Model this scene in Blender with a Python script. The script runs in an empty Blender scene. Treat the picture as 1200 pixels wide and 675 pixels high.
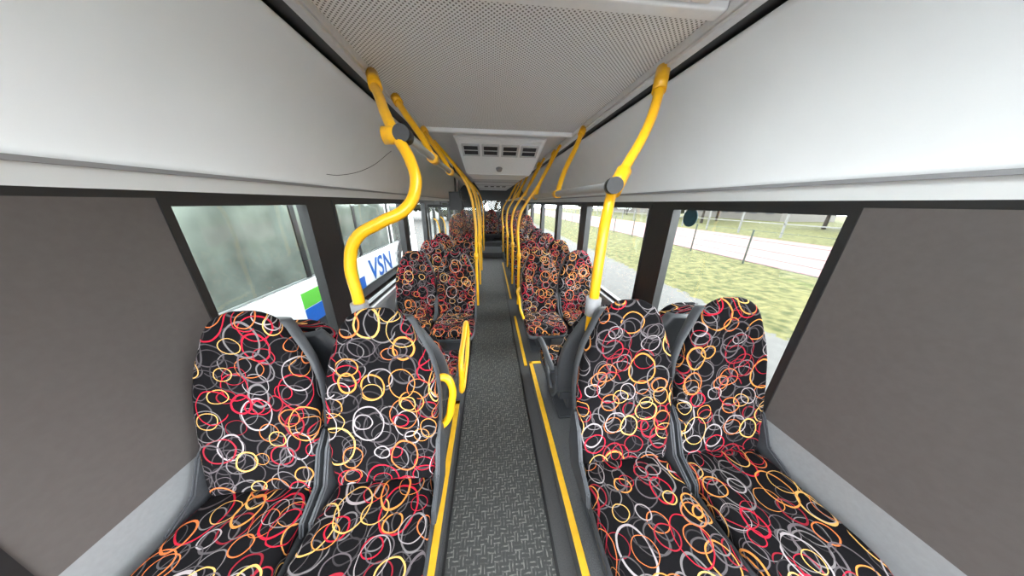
import bpy, bmesh, math, random
from mathutils import Vector, Matrix
random.seed(4)
S = bpy.context.scene
col = S.collection
try:
    S.view_settings.view_transform = 'Standard'
except Exception: pass

XL, XR = -1.22, 1.36      # side walls
Y0, Y1 = -1.5, 9.5

# ---------------------------------------------------------------- materials
def newmat(name):
    m = bpy.data.materials.new(name); m.use_nodes = True
    return m, m.node_tree.nodes, m.node_tree.links, m.node_tree.nodes['Principled BSDF']
def mat(name, c, rough=0.5, metal=0.0, noise=0.0, nscale=40, bump=0.0):
    m, N, L, b = newmat(name)
    b.inputs['Roughness'].default_value = rough
    b.inputs['Metallic'].default_value = metal
    b.inputs['Base Color'].default_value = (*c, 1)
    tc = N.new('ShaderNodeTexCoord')
    n = N.new('ShaderNodeTexNoise'); n.inputs['Scale'].default_value = nscale; n.inputs['Detail'].default_value = 3
    L.new(tc.outputs['Object'], n.inputs['Vector'])
    mr = N.new('ShaderNodeMapRange')
    mr.inputs[1].default_value = .3; mr.inputs[2].default_value = .7
    mr.inputs[3].default_value = 1-noise; mr.inputs[4].default_value = 1+noise
    L.new(n.outputs['Fac'], mr.inputs[0])
    mx = N.new('ShaderNodeVectorMath'); mx.operation = 'SCALE'; mx.inputs[0].default_value = c
    L.new(mr.outputs[0], mx.inputs['Scale'])
    L.new(mx.outputs[0], b.inputs['Base Color'])
    if bump:
        bp = N.new('ShaderNodeBump'); bp.inputs['Strength'].default_value = bump; bp.inputs['Distance'].default_value = .003
        L.new(n.outputs['Fac'], bp.inputs['Height']); L.new(bp.outputs[0], b.inputs['Normal'])
    return m
def math_node(N, L, op, a, b=None, c=None):
    n = N.new('ShaderNodeMath'); n.operation = op
    for i, v in enumerate((a, b, c)):
        if v is None: continue
        if isinstance(v, (int, float)): n.inputs[i].default_value = v
        else: L.new(v, n.inputs[i])
    return n.outputs[0]

def fabric_material():
    m, N, L, b = newmat('ring_pattern_fabric')
    uv = N.new('ShaderNodeUVMap'); uv.uv_map = 'UVMap'
    nz = N.new('ShaderNodeTexNoise'); nz.inputs['Scale'].default_value = 9
    nz.inputs['Detail'].default_value = 2
    oi = N.new('ShaderNodeObjectInfo')
    off = N.new('ShaderNodeVectorMath'); off.operation = 'SCALE'; off.inputs[0].default_value = (7.3, 3.1, 0)
    L.new(oi.outputs['Random'], off.inputs['Scale'])
    uvo = N.new('ShaderNodeVectorMath'); L.new(uv.outputs[0], uvo.inputs[0]); L.new(off.outputs[0], uvo.inputs[1])
    L.new(uvo.outputs[0], nz.inputs['Vector'])
    sub = N.new('ShaderNodeVectorMath'); sub.operation = 'SUBTRACT'; sub.inputs[1].default_value = (.5, .5, .5)
    L.new(nz.outputs['Color'], sub.inputs[0])
    sc = N.new('ShaderNodeVectorMath'); sc.operation = 'SCALE'; sc.inputs['Scale'].default_value = .022
    L.new(sub.outputs[0], sc.inputs[0])
    add = N.new('ShaderNodeVectorMath'); L.new(uvo.outputs[0], add.inputs[0]); L.new(sc.outputs[0], add.inputs[1])
    wv = N.new('ShaderNodeTexNoise'); wv.inputs['Scale'].default_value = 260
    L.new(uv.outputs[0], wv.inputs['Vector'])
    base = N.new('ShaderNodeRGB'); base.outputs[0].default_value = (.0055, .005, .006, 1)
    cur = base.outputs[0]
    GREYS = [(0, (.085, .075, .08)), (.3, (.04, .035, .038)), (.5, (.17, .155, .16)), (.74, (.22, .014, .025)), (.86, (.07, .06, .065))]
    COLS = [(0, (.44, .014, .035)), (.19, (.64, .17, .05)), (.34, (.12, .10, .11)), (.48, (.70, .40, .12)), (.61, (.32, .02, .035)), (.72, (.34, .30, .31)), (.87, (.64, .25, .06))]
    layers = [(6.2, .0, .35, GREYS), (7.6, 1.3, 1.9, GREYS), (6.7, 7.7, .2, GREYS), (5.4, .37, .8, COLS), (6.8, 2.2, .5, COLS), (5.9, 4.4, 2.6, GREYS), (7.7, 3.1, 1.2, COLS), (6.2, 5.2, 3.1, COLS)]
    for i, (s, ox, rot, cols) in enumerate(layers):
        mp = N.new('ShaderNodeMapping'); mp.inputs['Location'].default_value = (ox, ox*1.7, 0)
        mp.inputs['Rotation'].default_value = (0, 0, rot)
        mp.inputs['Scale'].default_value = (1, .84 if i % 2 else 1.14, 1)
        L.new(add.outputs[0], mp.inputs[0])
        v = N.new('ShaderNodeTexVoronoi'); v.voronoi_dimensions = '2D'; v.feature = 'F1'
        v.inputs['Scale'].default_value = s; v.inputs['Randomness'].default_value = .5
        L.new(mp.outputs[0], v.inputs['Vector'])
        sp = N.new('ShaderNodeSeparateColor'); L.new(v.outputs['Color'], sp.inputs[0])
        r = math_node(N, L, 'MULTIPLY_ADD', sp.outputs[0], .18, .20)
        d = math_node(N, L, 'ABSOLUTE', math_node(N, L, 'SUBTRACT', v.outputs['Distance'], r))
        wid = math_node(N, L, 'MULTIPLY_ADD', sp.outputs[2], .013, .008)
        mask = math_node(N, L, 'LESS_THAN', d, wid)
        keep = math_node(N, L, 'GREATER_THAN', math_node(N, L, 'FRACT', math_node(N, L, 'MULTIPLY', sp.outputs[2], 7.31)), .08)
        mask = math_node(N, L, 'MULTIPLY', mask, keep)
        cr = N.new('ShaderNodeValToRGB'); cr.color_ramp.interpolation = 'CONSTANT'
        e = cr.color_ramp.elements
        e[0].position = 0; e[0].color = (*cols[0][1], 1)
        e[1].position = cols[1][0]; e[1].color = (*cols[1][1], 1)
        for p, c in cols[2:]:
            q = e.new(p); q.color = (*c, 1)
        L.new(sp.outputs[1], cr.inputs[0])
        mx = N.new('ShaderNodeMix'); mx.data_type = 'RGBA'
        L.new(mask, mx.inputs[0]); L.new(cur, mx.inputs[6]); L.new(cr.outputs[0], mx.inputs[7])
        cur = mx.outputs[2]
    L.new(cur, b.inputs['Base Color'])
    b.inputs['Roughness'].default_value = .95
    b.inputs['Specular IOR Level'].default_value = .1
    bp = N.new('ShaderNodeBump'); bp.inputs['Strength'].default_value = .25; bp.inputs['Distance'].default_value = .002
    L.new(wv.outputs['Fac'], bp.inputs['Height']); L.new(bp.outputs[0], b.inputs['Normal'])
    return m

def perforated_material():
    m, N, L, b = newmat('perforated_ceiling_panel')
    tc = N.new('ShaderNodeTexCoord')
    mp = N.new('ShaderNodeMapping'); mp.inputs['Rotation'].default_value = (0, 0, math.radians(45))
    L.new(tc.outputs['Object'], mp.inputs[0])
    v = N.new('ShaderNodeTexVoronoi'); v.voronoi_dimensions = '2D'
    v.inputs['Scale'].default_value = 66; v.inputs['Randomness'].default_value = 0
    L.new(mp.outputs[0], v.inputs['Vector'])
    mr = N.new('ShaderNodeMapRange'); mr.inputs[1].default_value = .22; mr.inputs[2].default_value = .32
    L.new(v.outputs['Distance'], mr.inputs[0])
    mx = N.new('ShaderNodeMix'); mx.data_type = 'RGBA'
    mx.inputs[6].default_value = (.16, .16, .16, 1); mx.inputs[7].default_value = (.92, .93, .94, 1)
    L.new(mr.outputs[0], mx.inputs[0]); L.new(mx.outputs[2], b.inputs['Base Color'])
    b.inputs['Roughness'].default_value = .6
    return m

def aisle_material():
    m, N, L, b = newmat('woven_pattern_vinyl')
    tc = N.new('ShaderNodeTexCoord')
    nz = N.new('ShaderNodeTexNoise'); nz.inputs['Scale'].default_value = 30
    L.new(tc.outputs['Object'], nz.inputs['Vector'])
    mixv = N.new('ShaderNodeVectorMath'); mixv.operation = 'MULTIPLY_ADD'
    mixv.inputs[1].default_value = (.012, .012, 0)
    L.new(nz.outputs['Color'], mixv.inputs[0]); L.new(tc.outputs['Object'], mixv.inputs[2])
    ck = N.new('ShaderNodeTexChecker'); ck.inputs['Scale'].default_value = 30
    L.new(mixv.outputs[0], ck.inputs['Vector'])
    sp = N.new('ShaderNodeSeparateXYZ'); L.new(mixv.outputs[0], sp.inputs[0])
    def stripe(o):
        s = math_node(N, L, 'SINE', math_node(N, L, 'MULTIPLY', o, 2*math.pi*60))
        return math_node(N, L, 'GREATER_THAN', s, .5)
    sx, sy = stripe(sp.outputs[0]), stripe(sp.outputs[1])
    mixf = N.new('ShaderNodeMix'); mixf.data_type = 'FLOAT'
    L.new(ck.outputs['Fac'], mixf.inputs[0]); L.new(sx, mixf.inputs[2]); L.new(sy, mixf.inputs[3])
    n2 = N.new('ShaderNodeTexNoise'); n2.inputs['Scale'].default_value = 45
    L.new(tc.outputs['Object'], n2.inputs['Vector'])
    mr = N.new('ShaderNodeMapRange'); mr.inputs[1].default_value = .42; mr.inputs[2].default_value = .6
    mr.inputs[3].default_value = .1
    L.new(n2.outputs['Fac'], mr.inputs[0])
    f = math_node(N, L, 'MULTIPLY', mixf.outputs[0], mr.outputs[0])
    mx = N.new('ShaderNodeMix'); mx.data_type = 'RGBA'
    mx.inputs[6].default_value = (.036, .037, .037, 1); mx.inputs[7].default_value = (.17, .17, .155, 1)
    L.new(f, mx.inputs[0]); L.new(mx.outputs[2], b.inputs['Base Color'])
    b.inputs['Roughness'].default_value = .5
    return m

def glass_material(name, tint=(.98, 1, .99), refl=.03):
    m, N, L, b = newmat(name)
    N.remove(b)
    out = N['Material Output']
    t = N.new('ShaderNodeBsdfTransparent'); t.inputs[0].default_value = (*tint, 1)
    g = N.new('ShaderNodeBsdfGlossy'); g.inputs['Roughness'].default_value = .03
    mx = N.new('ShaderNodeMixShader'); mx.inputs[0].default_value = refl
    L.new(t.outputs[0], mx.inputs[1]); L.new(g.outputs[0], mx.inputs[2]); L.new(mx.outputs[0], out.inputs[0])
    return m

M = {}
M['fabric'] = fabric_material()
M['perf'] = perforated_material()
M['aisle'] = aisle_material()
M['glass'] = glass_material('window_glass')
M['shell'] = mat('dark_grey_plastic', (.05, .053, .06), .45, noise=.1, nscale=150, bump=.15)
M['platform'] = mat('speckled_grey_vinyl', (.075, .076, .08), .6, noise=.35, nscale=260)
M['strip'] = mat('smooth_dark_vinyl', (.058, .058, .06), .5, noise=.2, nscale=200)
M['yellow'] = mat('yellow_powder_coat', (.80, .40, .008), .28, noise=.03)
M['yline'] = mat('yellow_edge_strip', (.74, .41, .02), .5, noise=.08, nscale=30)
M['black'] = mat('black_rubber', (.012, .012, .013), .45, noise=.1)
M['cove'] = mat('light_grey_cove', (.72, .73, .73), .5, noise=.02, nscale=4)
M['wall'] = mat('grey_wall_panel', (.26, .265, .275), .6, noise=.05, nscale=60)
M['taupe'] = mat('taupe_wall_and_added_panel', (.095, .082, .078), .7, noise=.05, nscale=40)  # wall ends, plus opaque panels added to darken the view's side edges
M['alu'] = mat('brushed_aluminium', (.75, .75, .76), .35, .5, noise=.05)
M['rail'] = mat('grey_handrail', (.42, .42, .42), .3, .35)
M['white'] = mat('white_ceiling_plastic', (.92, .93, .94), .3, noise=.02)
M['lowceil'] = mat('grey_ceiling_plastic', (.60, .61, .62), .45, noise=.03)
M['vent'] = mat('dark_vent', (.03, .03, .035), .6)
M['jointgrey'] = mat('grey_joint', (.28, .28, .29), .4)

# ---------------------------------------------------------------- helpers
def link(o, parent=None):
    col.objects.link(o)
    if parent: o.parent = parent
    return o
def empty(name, loc=(0, 0, 0), rz=0):
    e = bpy.data.objects.new(name, None); e.location = loc; e.rotation_euler = (0, 0, rz)
    e.empty_display_size = .1
    return link(e)
def boxes(name, lst, material, parent=None, bevel=0.0):
    bm = bmesh.new()
    for b in lst:
        x0, x1, y0, y1, z0, z1 = b[:6]
        mi = b[6] if len(b) > 6 else 0
        r = bmesh.ops.create_cube(bm, size=1)
        for v in r['verts']:
            v.co = Vector(((x0+x1)/2+v.co.x*(x1-x0), (y0+y1)/2+v.co.y*(y1-y0), (z0+z1)/2+v.co.z*(z1-z0)))
        for f in {f for v in r['verts'] for f in v.link_faces}: f.material_index = mi
    me = bpy.data.meshes.new(name); bm.to_mesh(me); bm.free()
    for mm in (material if isinstance(material, (list, tuple)) else [material]): me.materials.append(mm)
    o = bpy.data.objects.new(name, me); link(o, parent)
    if bevel:
        md = o.modifiers.new('bevel', 'BEVEL'); md.width = bevel; md.segments = 3
    return o
def tube(name, pts, r, material, parent=None, smooth=True, cyclic=False):
    cu = bpy.data.curves.new(name, 'CURVE'); cu.dimensions = '3D'
    cu.bevel_depth = r; cu.bevel_resolution = 4; cu.use_fill_caps = True; cu.resolution_u = 10
    sp = cu.splines.new('BEZIER' if smooth else 'POLY')
    if smooth:
        sp.bezier_points.add(len(pts)-1)
        for p, c in zip(sp.bezier_points, pts):
            p.co = c; p.handle_left_type = p.handle_right_type = 'AUTO'
    else:
        sp.points.add(len(pts)-1)
        for p, c in zip(sp.points, pts): p.co = (*c, 1)
    sp.use_cyclic_u = cyclic
    cu.materials.append(material)
    o = bpy.data.objects.new(name, cu); return link(o, parent)
def cyl(name, p0, p1, r, material, parent=None, r2=None, seg=24):
    p0, p1 = Vector(p0), Vector(p1); d = p1-p0
    bm = bmesh.new()
    bmesh.ops.create_cone(bm, cap_ends=True, segments=seg, radius1=r, radius2=r if r2 is None else r2, depth=d.length)
    q = d.to_track_quat('Z', 'Y').to_matrix().to_4x4()
    bmesh.ops.transform(bm, matrix=Matrix.Translation((p0+p1)/2) @ q, verts=bm.verts)
    for f in bm.faces: f.smooth = len(f.verts) == 4
    me = bpy.data.meshes.new(name); bm.to_mesh(me); bm.free(); me.materials.append(material)
    return link(bpy.data.objects.new(name, me), parent)

def interp(tab, s):
    for (a, va), (b, vb) in zip(tab, tab[1:]):
        if s <= b: 
            t = (s-a)/(b-a); return va+(vb-va)*t
    return tab[-1][1]
def loft_mesh(name, secs, axis, material, n=36, e=3.2):
    verts, uvs, faces = [], [], []
    v = 0; prev = None; info = []
    for (cy, cz, hw, ht, d, bol) in secs:
        if prev is not None: v += math.hypot(cy-prev[0], cz-prev[1])
        prev = (cy, cz); ring = []
        for k in range(n):
            a = -math.pi/2 + 2*math.pi*k/n
            ca, sa = math.cos(a), math.sin(a)
            x = hw*math.copysign(abs(ca)**(2/e), ca); t = ht*math.copysign(abs(sa)**(2/e), sa)
            if sa > 0: t += bol*((abs(x)/max(hw, 1e-4))**2-.55)*min(1, sa*2)
            ring.append((x, cy+d[0]*t, cz+d[1]*t))
        L = [0]
        for k in range(n):
            L.append(L[-1]+(Vector(ring[(k+1) % n])-Vector(ring[k])).length)
        h = L[n//2]
        info.append([(l-h, v) for l in L])
        verts += ring
    m = len(secs)
    bm = bmesh.new(); uvl = bm.loops.layers.uv.new('UVMap')
    bv = [bm.verts.new(p) for p in verts]
    for i in range(m-1):
        for k in range(n):
            k2 = (k+1) % n
            f = bm.faces.new((bv[i*n+k], bv[i*n+k2], bv[(i+1)*n+k2], bv[(i+1)*n+k]))
            f.smooth = True
            for lp, q in zip(f.loops, (info[i][k], info[i][k+1], info[i+1][k+1], info[i+1][k])): lp[uvl].uv = q
    for i in (0, m-1):
        f = bm.faces.new([bv[i*n+k] for k in range(n)]); f.smooth = True
        for k, lp in enumerate(f.loops): lp[uvl].uv = (lp.vert.co.x, info[i][0][1]+(lp.vert.co-f.calc_center_median()).length*.3)
    bmesh.ops.recalc_face_normals(bm, faces=bm.faces)
    me = bpy.data.meshes.new(name); bm.to_mesh(me); bm.free(); me.materials.append(material)
    return me

# ---------------------------------------------------------------- seat meshes (local: faces -Y)
HW = [(0, .19), (.06, .207), (.2, .222), (.45, .228), (.60, .218), (.72, .194), (.82, .160), (.90, .134), (.95, .110), (.985, .075), (1, .04)]
HT = [(0, .03), (.06, .045), (.3, .048), (.7, .042), (.85, .05), (.94, .045), (.985, .028), (1, .012)]
def back_c(s):
    z = .31+.755*s
    y = .045+.165*s+.02*math.sin(s*math.pi)
    return y, z
def back_secs(dw=0, dy=0, s0=0, s1=1, tf=1, bol=.03):
    out = []
    ss = [s0+(s1-s0)*i/22 for i in range(20)]+[s0+(s1-s0)*q for q in (.90, .93, .955, .975, .99, 1)]
    for s in ss:
        y, z = back_c(s); d = Vector((-1, .2)).normalized()
        hw, ht = interp(HW, s)+dw, interp(HT, s)*tf
        out.append((y+dy, z, hw, ht, d, bol*(1 if s < .7 else max(.15, 1-(s-.7)*4))))
    return out
me_back = loft_mesh('seat_back_pad', back_secs(), None, M['fabric'])
sh = back_secs(dw=.008, dy=.04, s0=-.02, s1=.93, tf=.9, bol=0)
me_shell = loft_mesh('seat_back_shell', sh, None, M['shell'])
cs = []
for t, hw, ht, z in [(0, .185, .03, .315), (.05, .20, .045, .312), (.2, .212, .05, .308), (.5, .222, .052, .308), (.75, .224, .052, .312), (.88, .218, .05, .31), (.94, .208, .045, .303), (.98, .19, .034, .297), (1, .165, .018, .292)]:
    cs.append((.04-.48*t, z, hw, ht, Vector((0, 1)), .02))
me_cush = loft_mesh('seat_cushion', cs, None, M['fabric'])
cs2 = [(y+.0, z-.045, hw+.006, ht*.8, d, 0) for (y, z, hw, ht, d, b) in cs]
me_cshell = loft_mesh('seat_pan', cs2, None, M['shell'])
bm = bmesh.new()
for (x0, x1, y0, y1, z0, z1, tp) in [(-.10, .10, -.30, .04, .02, .25, .8), (-.16, .16, -.34, .08, 0, .025, 1), (-.17, .17, -.1, .08, .2, .34, 1.0)]:
    r = bmesh.ops.create_cube(bm, size=1)
    for v in r['verts']:
        k = tp if v.co.z < 0 else 1
        v.co = Vector(((x0+x1)/2+v.co.x*(x1-x0)*k, (y0+y1)/2+v.co.y*(y1-y0)*k, (z0+z1)/2+v.co.z*(z1-z0)))
bmesh.ops.bevel(bm, geom=bm.edges[:], offset=.008, segments=2, affect='EDGES')
me_ped = bpy.data.meshes.new('seat_pedestal'); bm.to_mesh(me_ped); bm.free(); me_ped.materials.append(M['shell'])
def cheek_mesh():
    bm = bmesh.new()
    prof = [(-.02, .25), (.09, .25), (.15, .34), (.16, .5), (.12, .56), (.06, .5), (.0, .38), (-.10, .335), (-.12, .28)]
    a = [bm.verts.new((0, y, z)) for y, z in prof]; b = [bm.verts.new((.018, y, z)) for y, z in prof]
    bm.faces.new(a[::-1]); bm.faces.new(b)
    for i in range(len(prof)):
        j = (i+1) % len(prof); bm.faces.new((a[i], a[j], b[j], b[i]))
    bmesh.ops.recalc_face_normals(bm, faces=bm.faces)
    bmesh.ops.bevel(bm, geom=bm.edges[:], offset=.006, segments=2, affect='EDGES')
    me = bpy.data.meshes.new('seat_cheek'); bm.to_mesh(me); bm.free(); me.materials.append(M['shell']); return me
me_cheek = cheek_mesh()

def seat(x, y, z, facing=1, arm=0, sz=1):
    e = empty('bus_seat', (x, y, z), 0 if facing == 1 else math.pi)
    e.scale = (1, 1, sz)
    for n, me in (('back_pad', me_back), ('cushion', me_cush), ('back_shell', me_shell), ('seat_pan', me_cshell), ('pedestal', me_ped)):
        o = bpy.data.objects.new(n, me); link(o, e)
    for sx in (-1, 1):
        o = bpy.data.objects.new('side_cheek', me_cheek); link(o, e); o.location = (.216 if sx > 0 else -.234, 0, 0)
    if arm:
        ax = .245*arm
        tube('armrest', [(ax, .13, .52), (ax+.01*arm, .05, .545), (ax+.01*arm, -.12, .55), (ax+.01*arm, -.25, .53), (ax, -.29, .49)], .019, M['shell'], e)
        tube('armrest_support', [(ax, .12, .36), (ax, .02, .40), (ax, -.10, .47), (ax, -.22, .52)], .012, M['shell'], e)
    return e

seat(-.465, .71, .12, sz=1.01); seat(-.95, .71, .12, sz=1.01)
seat(.615, .71, .12, sz=1.02); seat(1.10, .71, .12, sz=1.02)
seat(-.49, 1.36, .12, -1, sz=.86); seat(-.965, 1.36, .12, -1, sz=.86)
seat(.635, 1.36, .12, -1, arm=1, sz=.90); seat(1.11, 1.36, .12, -1, sz=.90)
for y in (2.62, 3.5, 4.35):
    seat(-.41, y, 0); seat(-.88, y, 0)
for y in (2.62, 3.5, 4.4, 5.3, 6.1):
    seat(.60, y, 0); seat(1.08, y, 0)
for y in (7.2, 8.0):
    seat(-.50, y, .2); seat(-.97, y, .2); seat(.64, y, .2); seat(1.11, y, .2)
for i in range(5): seat(-.90+i*.485, 9.0, .3)

# ---------------------------------------------------------------- floor and platforms
boxes('floor', [(XL, XR, Y0, Y1, -.12, 0)], M['strip'])
boxes('aisle_floor_covering', [(-.235, .28, Y0, 6.85, 0, .004)], M['aisle'])
boxes('seat_platform', [(XL+.002, -.262, Y0+.02, 1.50, .001, .12)], M['platform'], bevel=.006)
boxes('seat_platform', [(.37, XR-.002, Y0+.02, 1.95, .001, .12)], M['platform'], bevel=.006)
boxes('seat_platform', [(XL+.002, -.26, 6.75, 8.4, .001, .2)], M['platform'])
boxes('seat_platform', [(.38, XR-.002, 6.75, 8.4, .001, .2)], M['platform'])
boxes('rear_platform', [(XL+.002, XR-.002, 8.42, Y1-.02, .001, .3), (-.25, .37, 7.3, 8.41, .001, .15)], M['platform'])
boxes('trim_1', [(-.289, -.257, Y0+.05, 1.507, .121, .127), (-1.1, -.257, 1.475, 1.507, .121, .127)], M['yline'])
boxes('trim_2', [(.362, .395, Y0+.05, 1.957, .121, .127), (.362, .50, 1.925, 1.957, .121, .127)], M['yline'])
boxes('trim_3', [(.335, .365, 2.05, 3.2, .001, .012), (.335, .365, 3.9, 6.6, .001, .012)], M['yline'])
boxes('trim_4', [(-.245, -.232, Y0+.05, 6.8, .0, .008), (.275, .290, Y0+.05, 6.8, .0, .008)], M['black'])

# ---------------------------------------------------------------- side walls & windows
SILL, TOP = .60, 1.60
def side_wall(name, x, sgn, ya, yb, solids, pillars):
    xi, xo = (x, x+.08*sgn)
    a, b = min(xi, xo), max(xi, xo)
    lst = [(a, b, ya, yb, -.12, SILL)]
    lst.append((a, b, ya, yb, TOP, TOP+.025, 1))
    lst.append((a, b, ya, yb, TOP+.025, 2.5, 3))
    for p in solids: lst.append((a, b, p[0], p[1], SILL, TOP, 2))
    for p in pillars: lst.append((a, b, p[0], p[1], SILL, TOP, 1))
    return boxes(name, lst, [M['wall'], M['black'], M['taupe'], M['cove']])
side_wall('wall_left', XL, -1, Y0, 5.08, [(Y0, -1.3), (.45, 1.05)], [(1.83, 2.09), (3.66, 3.80), (4.92, 5.08)])  # solid beside the camera is added to darken the left edge, replacing glazing
side_wall('wall_left', XL, -1, 6.55, Y1, [(9.2, Y1)], [(6.55, 6.7), (8.0, 8.15)])
boxes('trim_7', [(XL-.08, XL, 5.081, 6.549, TOP+.002, TOP+.025, 1), (XL-.08, XL, 5.081, 6.549, TOP+.025, 2.5)], [M['cove'], M['black']])
side_wall('wall_right', XR, 1, Y0, Y1, [(Y0, -1.3), (.15, .80), (9.2, Y1)], [(1.77, 2.00), (3.42, 3.60), (4.85, 5.0), (6.4, 6.55), (8.0, 8.15)])  # solid beside the camera is likewise an added blank, keeping the right edge dark
cnt = 1
def window(x, sgn, y0, y1, z0=SILL, z1=TOP):
    global cnt
    e = empty('window_%d' % cnt, (x, (y0+y1)/2, z0)); cnt += 1
    h, w = z1-z0, (y1-y0)/2
    boxes('glass', [(.03*sgn-.003, .03*sgn+.003, -w, w, 0, h)], M['glass'], e)
    f = .03; xa, xb = (-.006, .035) if sgn > 0 else (-.035, .006)
    boxes('frame', [(xa, xb, -w, w, 0, f), (xa, xb, -w, w, h-f, h), (xa, xb, -w, -w+f, f, h-f), (xa, xb, w-f, w, f, h-f)], M['black'], e)
for a, b in [(-1.3, .45), (1.05, 1.83), (2.09, 3.66), (3.80, 4.92), (6.7, 8.0), (8.15, 9.2)]: window(XL, -1, a, b)
for a, b in [(-1.3, .15), (.80, 1.77), (2.0, 3.42), (3.6, 4.85), (5.0, 6.4), (6.55, 8.0), (8.15, 9.2)]: window(XR, 1, a, b)
boxes('trim_5', [(XL, XL+.045, 1.05, 5.05, SILL-.05, SILL-.005)], M['jointgrey'], bevel=.01)
boxes('trim_6', [(XR-.045, XR, .8, 9.2, SILL-.05, SILL-.005)], M['jointgrey'], bevel=.01)
boxes('baseboard_left', [(XL, XL+.10, 1.97, 4.95, 0, .22)], M['shell'], bevel=.02)
boxes('baseboard_right', [(XR-.04, XR, 1.97, 6.7, 0, .22)], M['shell'], bevel=.01)
d = empty('door_1', (XL-.04, 5.815, 0))
for k, (ya, yb) in enumerate(((-.73, -.01), (.01, .73))):
    f = .055
    boxes('leaf_%d' % (k+1), [(-.02, .02, ya, yb, .0, .16), (-.02, .02, ya, yb, 1.5, 1.6), (-.02, .02, ya, ya+f, .16, 1.5), (-.02, .02, yb-f, yb, .16, 1.5)], M['black'], d)
    boxes('leaf_glass_%d' % (k+1), [(-.004, .004, ya+f, yb-f, .16, 1.5)], M['glass'], d)
    tube('leaf_handle_%d' % (k+1), [(.03, (ya+yb)/2+.2, .6), (.09, (ya+yb)/2+.2, .65), (.09, (ya+yb)/2+.2, 1.2), (.03, (ya+yb)/2+.2, 1.25)], .014, M['yellow'], d)
e = empty('door_partition_screen', (-.71, 5.0, 0))
boxes('screen_frame', [(-.48, .48, -.02, .02, .0, .45), (-.48, -.45, -.02, .02, .45, 1.55), (.45, .48, -.02, .02, .45, 1.55), (-.45, .45, -.02, .02, 1.5, 1.55)], M['black'], e, bevel=.004)
boxes('screen_glass', [(-.45, .45, -.004, .004, .45, 1.5)], M['glass'], e)
boxes('wall_front', [(XL, XR, Y0-.08, Y0, -.12, .6), (XL, XR, Y0-.08, Y0, 2.25, 2.5), (XL, XL+.06, Y0-.08, Y0, .6, 2.25), (XR-.06, XR, Y0-.08, Y0, .6, 2.25)], M['shell'])
boxes('wall_rear', [(XL, XR, Y1, Y1+.08, -.12, 1.30), (XL, XR, Y1, Y1+.08, 1.66, 2.5), (XL, -.28, Y1, Y1+.08, 1.30, 1.66), (.42, XR, Y1, Y1+.08, 1.30, 1.66)], M['shell'])
boxes('window_%d' % cnt, [(-.28, .42, Y1+.03, Y1+.036, 1.30, 1.66)], M['glass'])

# ---------------------------------------------------------------- ceiling
ZC = 2.28
ce = empty('ceiling')
PXL, PXR = -.63, .86
FB = 1.06
boxes('perforated_panel', [(PXL, PXR, FB+.065, 2.75, ZC, ZC+.02)], M['perf'], ce)
boxes('roof_skin', [(XL, XR, FB, Y1, 2.48, 2.5), (XL, XR, Y0, .20, 2.48, 2.5), (XL, .05, .2, FB, 2.48, 2.5), (.78, XR, .2, FB, 2.48, 2.5)], M['black'], ce)
boxes('front_panel', [(PXL, PXR, Y0, .20, ZC, ZC+.02), (PXL, .05, .20, FB, ZC, ZC+.02), (.78, PXR, .20, FB, ZC, ZC+.02)], M['white'], ce)
boxes('panel_edge_bar', [(PXL, PXR, FB, FB+.06, ZC-.025, ZC+.02), (PXL, PXR, 2.755, 2.80, ZC-.035, ZC+.02)], M['white'], ce, bevel=.008)
boxes('rear_panel', [(PXL, PXR, 2.8, Y1, ZC, ZC+.02)], M['lowceil'], ce)
def cove(name, x0, x1, sgn):
    bm = bmesh.new(); n = 18; P0 = Vector((x0, 2.24)); P1 = Vector((x0+(x1-x0)*.62, 2.19)); P2 = Vector((x1-.0*sgn, 1.72))
    pr_ = []
    for i in range(n+1):
        t = i/n; p = P0*(1-t)**2+P1*2*t*(1-t)+P2*t*t; pr_.append((p.x, p.y))
    pr_.append((x1, 1.70))
    rows = [[bm.verts.new((x, y, z)) for x, z in pr_] for y in (Y0, Y1)]
    for i in range(len(pr_)-1):
        f = bm.faces.new((rows[0][i], rows[0][i+1], rows[1][i+1], rows[1][i])); f.smooth = True
    me = bpy.data.meshes.new(name); bm.to_mesh(me); bm.free(); me.materials.append(M['cove'])
    o = link(bpy.data.objects.new(name, me), ce)
    s = o.modifiers.new('s', 'SOLIDIFY'); s.thickness = .006; s.offset = 0
cove('cove_left', -.765, XL+.002, -1); cove('cove_right', .995, XR-.002, 1)
for nm, a, b, g0, g1 in (('left', -.69, PXL-.0, -.80, -.69), ('right', PXR, .925, .925, 1.03)):
    boxes('rail_profile_'+nm, [(a, b, Y0, Y1, ZC-.035, ZC+.015), (a+.01, b-.01, Y0, Y1, ZC-.05, ZC-.035)], M['alu'], ce, bevel=.004)
    boxes('black_gap_'+nm, [(g0, g1, Y0, Y1, ZC-.025, ZC+.01)], M['black'], ce)
boxes('cove_lower_lip', [(XL, XL+.02, Y0, Y1, 1.685, 1.70), (XR-.02, XR, Y0, Y1, 1.685, 1.70)], M['jointgrey'], ce)
h = empty('roof_hatch', (.415, .63, ZC))
boxes('hatch_frame', [(-.36, -.29, -.425, .425, -.02, .2), (.29, .36, -.425, .425, -.02, .2), (-.29, .29, -.425, -.36, -.02, .2), (-.29, .29, .36, .425, -.02, .2)], M['white'], h, bevel=.01)
boxes('hatch_glass', [(-.29, .29, -.36, .36, .17, .176)], M['glass'], h)

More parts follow.
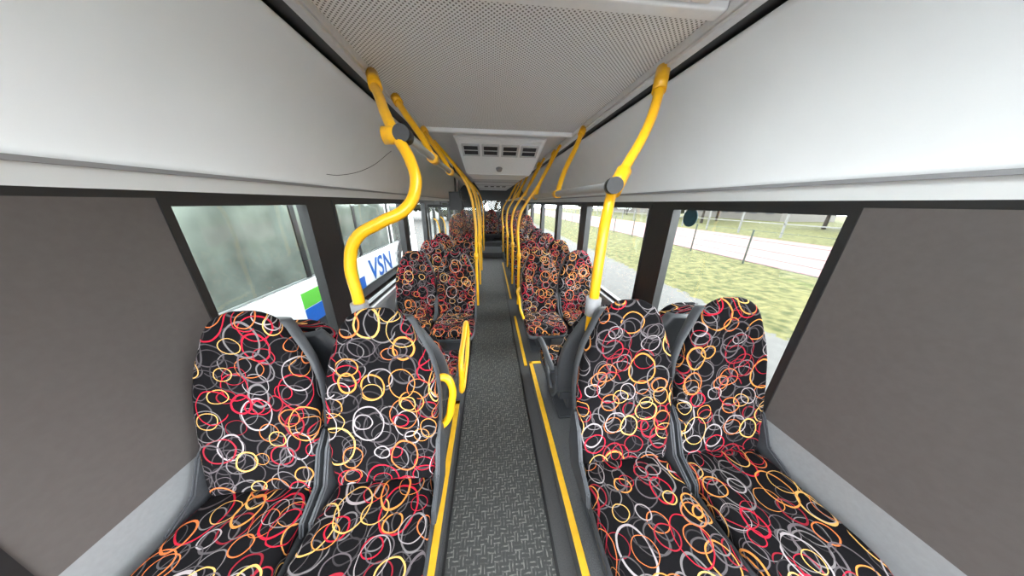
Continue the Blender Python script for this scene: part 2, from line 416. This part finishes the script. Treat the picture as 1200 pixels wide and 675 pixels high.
def prism(name, pts_top, pts_bot, material, parent):
    bm = bmesh.new()
    a = [bm.verts.new(p) for p in pts_top]; b = [bm.verts.new(p) for p in pts_bot]
    bm.faces.new(a); bm.faces.new(b[::-1])
    for i in range(len(a)):
        j = (i+1) % len(a); bm.faces.new((a[i], a[j], b[j], b[i]))
    bmesh.ops.recalc_face_normals(bm, faces=bm.faces)
    bmesh.ops.bevel(bm, geom=bm.edges[:], offset=.015, segments=3, affect='EDGES')
    me = bpy.data.meshes.new(name); bm.to_mesh(me); bm.free(); me.materials.append(material)
    return link(bpy.data.objects.new(name, me), parent)
u = empty('ceiling_air_vent_unit')
XA, XB = -.34, .62
yA, zA, yB, zB = 3.02, 2.25, 3.70, 1.97
prism('housing', [(XA-.05, 3.0, ZC-.001), (XB+.05, 3.0, ZC-.001), (XB+.05, 4.5, ZC-.001), (XA-.05, 4.5, ZC-.001)],
      [(XA, yA, zA), (XB, yA, zA), (XB-.03, yB, zB), (XA+.03, yB, zB)], M['white'], u)
prism('housing_rear', [(XA+.03, yB, ZC-.001), (XB-.03, yB, ZC-.001), (XB-.03, 4.5, ZC-.001), (XA+.03, 4.5, ZC-.001)],
      [(XA+.03, yB-.02, zB), (XB-.03, yB-.02, zB), (XB-.06, 4.45, zB), (XA+.06, 4.45, zB)], M['white'], u)
slope = math.atan2(zA-zB, yB-yA)
for i in range(4):
    xc = XA+.14+i*.227; yc = yA+.17
    zc = zA-(yc-yA)*math.tan(slope)
    o = boxes('vent_%d' % (i+1), [(-.08, .08, -.085, .085, -.008, .012)], M['vent'], u, bevel=.004)
    o.location = (xc, yc, zc); o.rotation_euler = (-slope, 0, 0)
    o2 = boxes('vent_frame_%d' % (i+1), [(-.1, -.08, -.105, .105, -.016, .01), (.08, .1, -.105, .105, -.016, .01), (-.1, .1, -.105, -.085, -.016, .01), (-.1, .1, .085, .105, -.016, .01), (-.08, .08, -.005, .005, -.013, .01)], M['lowceil'], u)
    o2.location = o.location; o2.rotation_euler = o.rotation_euler
cyl('speaker_ring', (.14, 3.56, 2.05), (.14, 3.54, 2.005), .05, M['jointgrey'], u, .035)
boxes('ceiling_duct', [(-.33, .62, 4.52, 9.4, 2.02, 2.27)]+[(-.335, .625, y, y+.02, 2.012, 2.272, 1) for y in (5.6, 6.6, 8.1)]+[(-.12+i*.16, -.02+i*.16, 7.0, 7.3, 2.012, 2.03, 2) for i in range(4)], [M['lowceil'], M['jointgrey'], M['vent']])

# ---------------------------------------------------------------- handrails and poles
RX, RZ = -.35, 1.86
rl = empty('handrail')
tube('rail', [(RX, 1.20, RZ), (RX, 8.6, RZ)], .02, M['rail'], rl, smooth=False)
cyl('end_cap', (RX, 1.15, RZ), (RX, 1.22, RZ), .033, M['black'], rl)
rr = empty('handrail')
tube('rail', [(.555, 1.08, 1.675), (.575, 8.6, 1.675)], .023, M['rail'], rr, smooth=False)
cyl('end_cap', (.525, 1.04, 1.675), (.535, 1.09, 1.675), .034, M['black'], rr)
p = empty('grab_pole')
tube('tube', [(-.575, 1.02, 1.0), (-.575, 1.02, 1.20), (-.575, 1.02, 1.36), (-.53, 1.02, 1.46), (-.43, 1.02, 1.52), (-.33, 1.04, 1.575), (-.295, 1.08, 1.66), (-.32, 1.13, 1.76), (-.37, 1.18, 1.84), (-.435, 1.27, 1.94), (-.50, 1.40, 2.05), (-.585, 1.58, 2.17), (-.62, 1.67, 2.235)], .023, M['yellow'], p)
cyl('lower_joint', (-.575, 1.02, 1.09), (-.575, 1.02, 1.18), .035, M['jointgrey'], p)
cyl('rail_clamp', (-.43, 1.185, 1.855), (-.34, 1.185, 1.86), .033, M['yellow'], p)
cyl('ceiling_sleeve', (-.56, 1.53, 2.14), (-.62, 1.67, 2.245), .032, M['yellow'], p)
p = empty('grab_pole')
tube('tube', [(.49, 1.02, 1.0), (.49, 1.02, 1.15), (.495, 1.03, 1.35), (.515, 1.06, 1.55), (.56, 1.12, 1.67), (.645, 1.19, 1.78), (.74, 1.26, 1.91), (.822, 1.34, 2.06), (.872, 1.41, 2.225)], .023, M['yellow'], p)
cyl('lower_joint', (.49, 1.02, 1.09), (.49, 1.02, 1.18), .035, M['jointgrey'], p)
cyl('rail_clamp', (.555, 1.115, 1.65), (.62, 1.165, 1.745), .034, M['yellow'], p)
cyl('ceiling_sleeve', (.848, 1.375, 2.13), (.876, 1.415, 2.24), .032, M['yellow'], p)
def hanger(x0, y0, z0, x1, y1, z1):
    p = empty('rail_hanger')
    tube('tube', [(x0, y0, z0), (x0+(x1-x0)*.25, y0+(y1-y0)*.3, z0+(z1-z0)*.3), (x0+(x1-x0)*.7, y0+(y1-y0)*.7, z0+(z1-z0)*.7), (x1, y1, z1)], .021, M['yellow'], p)
    cyl('clamp', (x0, y0-.05, z0), (x0, y0+.05, z0), .032, M['yellow'], p)
    cyl('ceiling_sleeve', (x1-(x1-x0)*.1, y1-(y1-y0)*.1, z1-(z1-z0)*.1), (x1, y1, z1), .03, M['yellow'], p)
for y in (2.1, 3.1, 4.1, 5.1, 6.1, 7.3): hanger(.565, y, 1.675, .86, y+.35, 2.24)
for y in (1.75, 2.45): hanger(RX, y, RZ, -.60, y+.2, 2.24)
def full_pole(x, y, xr, zr, xt, z0=.3):
    p = empty('grab_pole')
    tube('tube', [(x, y, z0), (x, y, .9), (x, y, 1.45), (x+(xr-x)*.4, y, zr-.08), (xr, y, zr+.08), (xt, y+.15, 2.24)], .017, M['yellow'], p)
    cyl('lower_joint', (x, y, .93), (x, y, 1.0), .026, M['yellow'], p)
for y in (2.98, 3.85, 4.75, 6.9): full_pole(-.175, y, -.33, 1.84, -.6)
for y in (2.98, 3.85, 5.0, 6.7): full_pole(.365, y, .55, 1.68, .84)
p = empty('yellow_grab_loop')
tube('loop', [(-.205, 1.30, .41), (-.2, 1.29, .52), (-.2, 1.32, .63), (-.2, 1.5, .68), (-.2, 1.72, .70), (-.2, 1.77, .62), (-.2, 1.74, .50), (-.2, 1.5, .42)], .017, M['yellow'], p, cyclic=True)
p = empty('yellow_grab_loop')
tube('loop', [(-.27, .93, .82), (-.225, .945, .82), (-.195, .94, .77), (-.20, .92, .68), (-.225, .90, .60), (-.28, .88, .57)], .018, M['yellow'], p)
p = empty('yellow_grab_loop')
tube('loop', [(.39, 2.95, .55), (.34, 2.85, .55), (.335, 2.6, .53), (.335, 2.45, .45), (.37, 2.42, .36)], .014, M['yellow'], p)
tube('loose_cable', [(XL+.02, 2.0, 1.78), (-1.17, 2.2, 1.79), (-1.08, 2.5, 1.88), (-.98, 2.85, 2.08)], .002, M['black'])
tube('loose_cable', [(RX, 3.1, 1.86), (-.36, 3.15, 1.70), (-.34, 3.35, 1.62), (-.3, 3.8, 1.72), (RX, 4.0, 1.85)], .006, M['black'])
e = empty('ticket_display', (-.62, 4.85, 1.62))
boxes('screen_housing', [(-.12, .12, -.05, .05, -.16, .16)], M['black'], e, bevel=.01)
tube('screen_arm', [(0, 0, .16), (0, 0, .63)], .015, M['black'], e, smooth=False)
cyl('round_window_sticker', (XR+.018, 1.60, 1.52), (XR+.024, 1.60, 1.52), .06, mat('teal_sticker', (.008, .045, .06), .5, noise=.2))

# ---------------------------------------------------------------- outside
GZ = -.45
gm, N, L, b = newmat('ground_bands')
geo = N.new('ShaderNodeTexCoord'); sx = N.new('ShaderNodeSeparateXYZ'); L.new(geo.outputs['Object'], sx.inputs[0])
nz = N.new('ShaderNodeTexNoise'); nz.inputs['Scale'].default_value = 5; nz.inputs['Detail'].default_value = 8
L.new(geo.outputs['Object'], nz.inputs['Vector'])
gr = N.new('ShaderNodeValToRGB'); gr.color_ramp.elements[0].position = .36; gr.color_ramp.elements[1].position = .62
gr.color_ramp.elements[0].color = (.020, .024, .007, 1); gr.color_ramp.elements[1].color = (.062, .058, .022, 1)
L.new(nz.outputs['Fac'], gr.inputs[0])
gv = N.new('ShaderNodeValToRGB'); gv.color_ramp.elements[0].color = (.042, .041, .04, 1); gv.color_ramp.elements[1].color = (.066, .064, .062, 1)
L.new(nz.outputs['Fac'], gv.inputs[0])
x1 = math_node(N, L, 'MULTIPLY_ADD', nz.outputs['Fac'], .8, sx.outputs[0])
m1 = math_node(N, L, 'GREATER_THAN', x1, 5.2)
mx = N.new('ShaderNodeMix'); mx.data_type = 'RGBA'; L.new(m1, mx.inputs[0]); L.new(gv.outputs[0], mx.inputs[6]); L.new(gr.outputs[0], mx.inputs[7])
L.new(mx.outputs[2], b.inputs['Base Color']); b.inputs['Roughness'].default_value = .95; b.inputs['Specular IOR Level'].default_value = .1
boxes('ground', [(-60, 90, -60, 120, GZ-.1, GZ)], gm)
tm = mat('red_tartan', (.066, .022, .022), .9, noise=.1, nscale=2)
lm = mat('lane_paint', (.08, .06, .06), .8)
boxes('running_track', [(10, 18.5, -60, 120, GZ+.001, GZ+.03)]+[(x, x+.05, -60, 120, GZ+.03, GZ+.034, 1) for x in (10.2, 11.4, 12.6, 13.8, 15, 16.2, 17.4)], [tm, lm])
fm = mat('fence_green', (.012, .02, .014), .5)
fe = [(9.5, 9.54, y, y+.04, GZ, GZ+1.25) for y in [i*2.5-2 for i in range(24)]]
fe += [(9.515, 9.53, -4, 58, GZ+z, GZ+z+.012) for z in (.1, .35, .6, .9, 1.22)]
boxes('wire_fence', fe, fm)
boxes('field_fence', [(20, 20.1, y, y+.1, GZ, GZ+1.8) for y in range(-6, 80, 3)]+[(20, 20.08, -6, 80, GZ+z, GZ+z+.06) for z in (.9, 1.75)], mat('pale_fence', (.08, .08, .075), .6))
leaf = mat('tree_foliage', (.030, .032, .016), .9, noise=.6, nscale=3)
bark = mat('tree_bark', (.025, .018, .014), .9, noise=.3, nscale=10)
def tree(x, y, hgt, r):
    e = empty('tree', (x, y, GZ))
    cyl('trunk', (0, 0, 0), (0, 0, hgt*.6), .16, bark, e, .08, seg=10)
    bm = bmesh.new()
    for i in range(7):
        rr_ = r*random.uniform(.45, .75)
        c = Vector((random.uniform(-r, r)*.6, random.uniform(-r, r)*.6, hgt*random.uniform(.45, .95)))
        q = bmesh.ops.create_icosphere(bm, subdivisions=3, radius=rr_)
        for v in q['verts']: v.co = v.co*random.uniform(.82, 1.15)+c
    me = bpy.data.meshes.new('crown'); bm.to_mesh(me); bm.free(); me.materials.append(leaf)
    link(bpy.data.objects.new('crown', me), e)
for i in range(16): tree(28+random.uniform(-2, 6), -8+i*6+random.uniform(-1.5, 1.5), random.uniform(5, 8), random.uniform(2, 3))
for i in range(8): tree(-14+random.uniform(-3, 3), 2+i*5, random.uniform(5, 8), 2.5)
for i in range(4): tree(-9+i*4.2, 30+random.uniform(-2, 2), 5, 2.8)
wallm = mat('house_wall', (.075, .068, .06), .8, noise=.1); roofm = mat('red_roof_tiles', (.07, .023, .016), .8, noise=.2)
def house(x, y, w, l, h):
    e = empty('house', (x, y, GZ))
    boxes('walls', [(-w/2, w/2, -l/2, l/2, 0, h)], wallm, e)
    boxes('house_windows', [(-w/2-.05, -w/2, -l/2+1+i*2.4, -l/2+2.1+i*2.4, z, z+1.2) for i in range(int(l/2.4)) for z in (1, 3.4)], M['vent'], e)
    bm = bmesh.new()
    v = [bm.verts.new(c) for c in ((-w/2-.5, -l/2-.4, h), (w/2+.5, -l/2-.4, h), (0, -l/2-.4, h+2.6), (-w/2-.5, l/2+.4, h), (w/2+.5, l/2+.4, h), (0, l/2+.4, h+2.6))]
    for f in ((0, 1, 2), (3, 5, 4), (0, 2, 5, 3), (1, 4, 5, 2), (0, 3, 4, 1)): bm.faces.new([v[i] for i in f])
    me = bpy.data.meshes.new('roof'); bm.to_mesh(me); bm.free(); me.materials.append(roofm); link(bpy.data.objects.new('roof', me), e)
house(44, 14, 9, 14, 5.4); house(46, 40, 9, 16, 5.4); house(42, 70, 9, 14, 5.4)

BX = -2.60
pb = empty('parked_coach')
wp = mat('white_bus_paint', (.78, .80, .81), .25); bl = mat('blue_livery', (.01, .10, .42), .35); gn = mat('green_livery', (.10, .42, .05), .35)
dk = mat('dark_bus_glass', (.10, .115, .10), .08, noise=.5, nscale=1.6)
boxes('body', [(BX-2.4, BX, -4, 8.9, -.12, .52), (BX-2.4, BX, -4, 8.9, 1.72, 2.5), (BX-2.4, BX-.03, -4, 8.9, .52, 1.72)], wp, pb, bevel=.05)
boxes('side_windows', [(BX-.05, BX-.01, y, y+1.42, .56, 1.68) for y in (-2.4, -.9, .6, 2.1, 3.6, 5.1, 6.9)], dk, pb, bevel=.01)
boxes('window_posts', [(BX-.04, BX-.004, y-.07, y+.01, .55, 1.70) for y in (-.9, .6, 2.1, 3.6, 5.1, 6.7)], M['black'], pb)
boxes('livery_stripes', [(BX, BX+.004, 3.3, 5.0, -.10, .14), (BX, BX+.004, 3.3, 4.8, .15, .38, 1)], [bl, gn], pb)
boxes('skirt', [(BX-2.35, BX-.05, -3.9, 8.8, -.32, -.10)], M['shell'], pb)
for y in (-1.4, 7.4):
    cyl('wheel', (BX-.3, y, GZ+.45), (BX+.01, y, GZ+.45), .45, M['black'], pb)
    cyl('hub', (BX+.01, y, GZ+.45), (BX+.03, y, GZ+.45), .26, M['alu'], pb)
    cyl('wheel_arch', (BX-.3, y, GZ+.47), (BX+.006, y, GZ+.47), .54, M['vent'], pb)
def text(s, size, loc, material):
    cu = bpy.data.curves.new('lettering', 'FONT'); cu.body = s; cu.size = size; cu.extrude = .002
    cu.offset = size*.012
    cu.materials.append(material)
    o = bpy.data.objects.new('lettering', cu); o.location = loc; o.rotation_euler = (math.pi/2, 0, math.pi/2); link(o, pb)
text('VSN', .66, (BX+.006, 5.25, -.06), bl)
text('Verkehrsverbund', .17, (BX+.006, 6.75, .2), M['jointgrey'])
text('Fahr mit uns', .17, (BX+.006, 6.75, .0), M['jointgrey'])

# ---------------------------------------------------------------- world + camera
w = bpy.data.worlds.new('overcast'); S.world = w; w.use_nodes = True
bg = w.node_tree.nodes['Background']; bg.inputs[0].default_value = (.93, .97, 1, 1); bg.inputs[1].default_value = 16.5

cam = bpy.data.cameras.new('camera'); co = bpy.data.objects.new('camera', cam); link(co)
cam.sensor_width = 36; cam.lens = 8.4; cam.clip_start = .02; cam.clip_end = 300
co.location = (0, 0, 1.6)
co.rotation_euler = (Matrix.Rotation(math.radians(-5.4), 3, 'Z') @ Matrix.Rotation(math.radians(90-19.6), 3, 'X') @ Matrix.Rotation(math.radians(.8), 3, 'Z')).to_euler()
S.camera = co
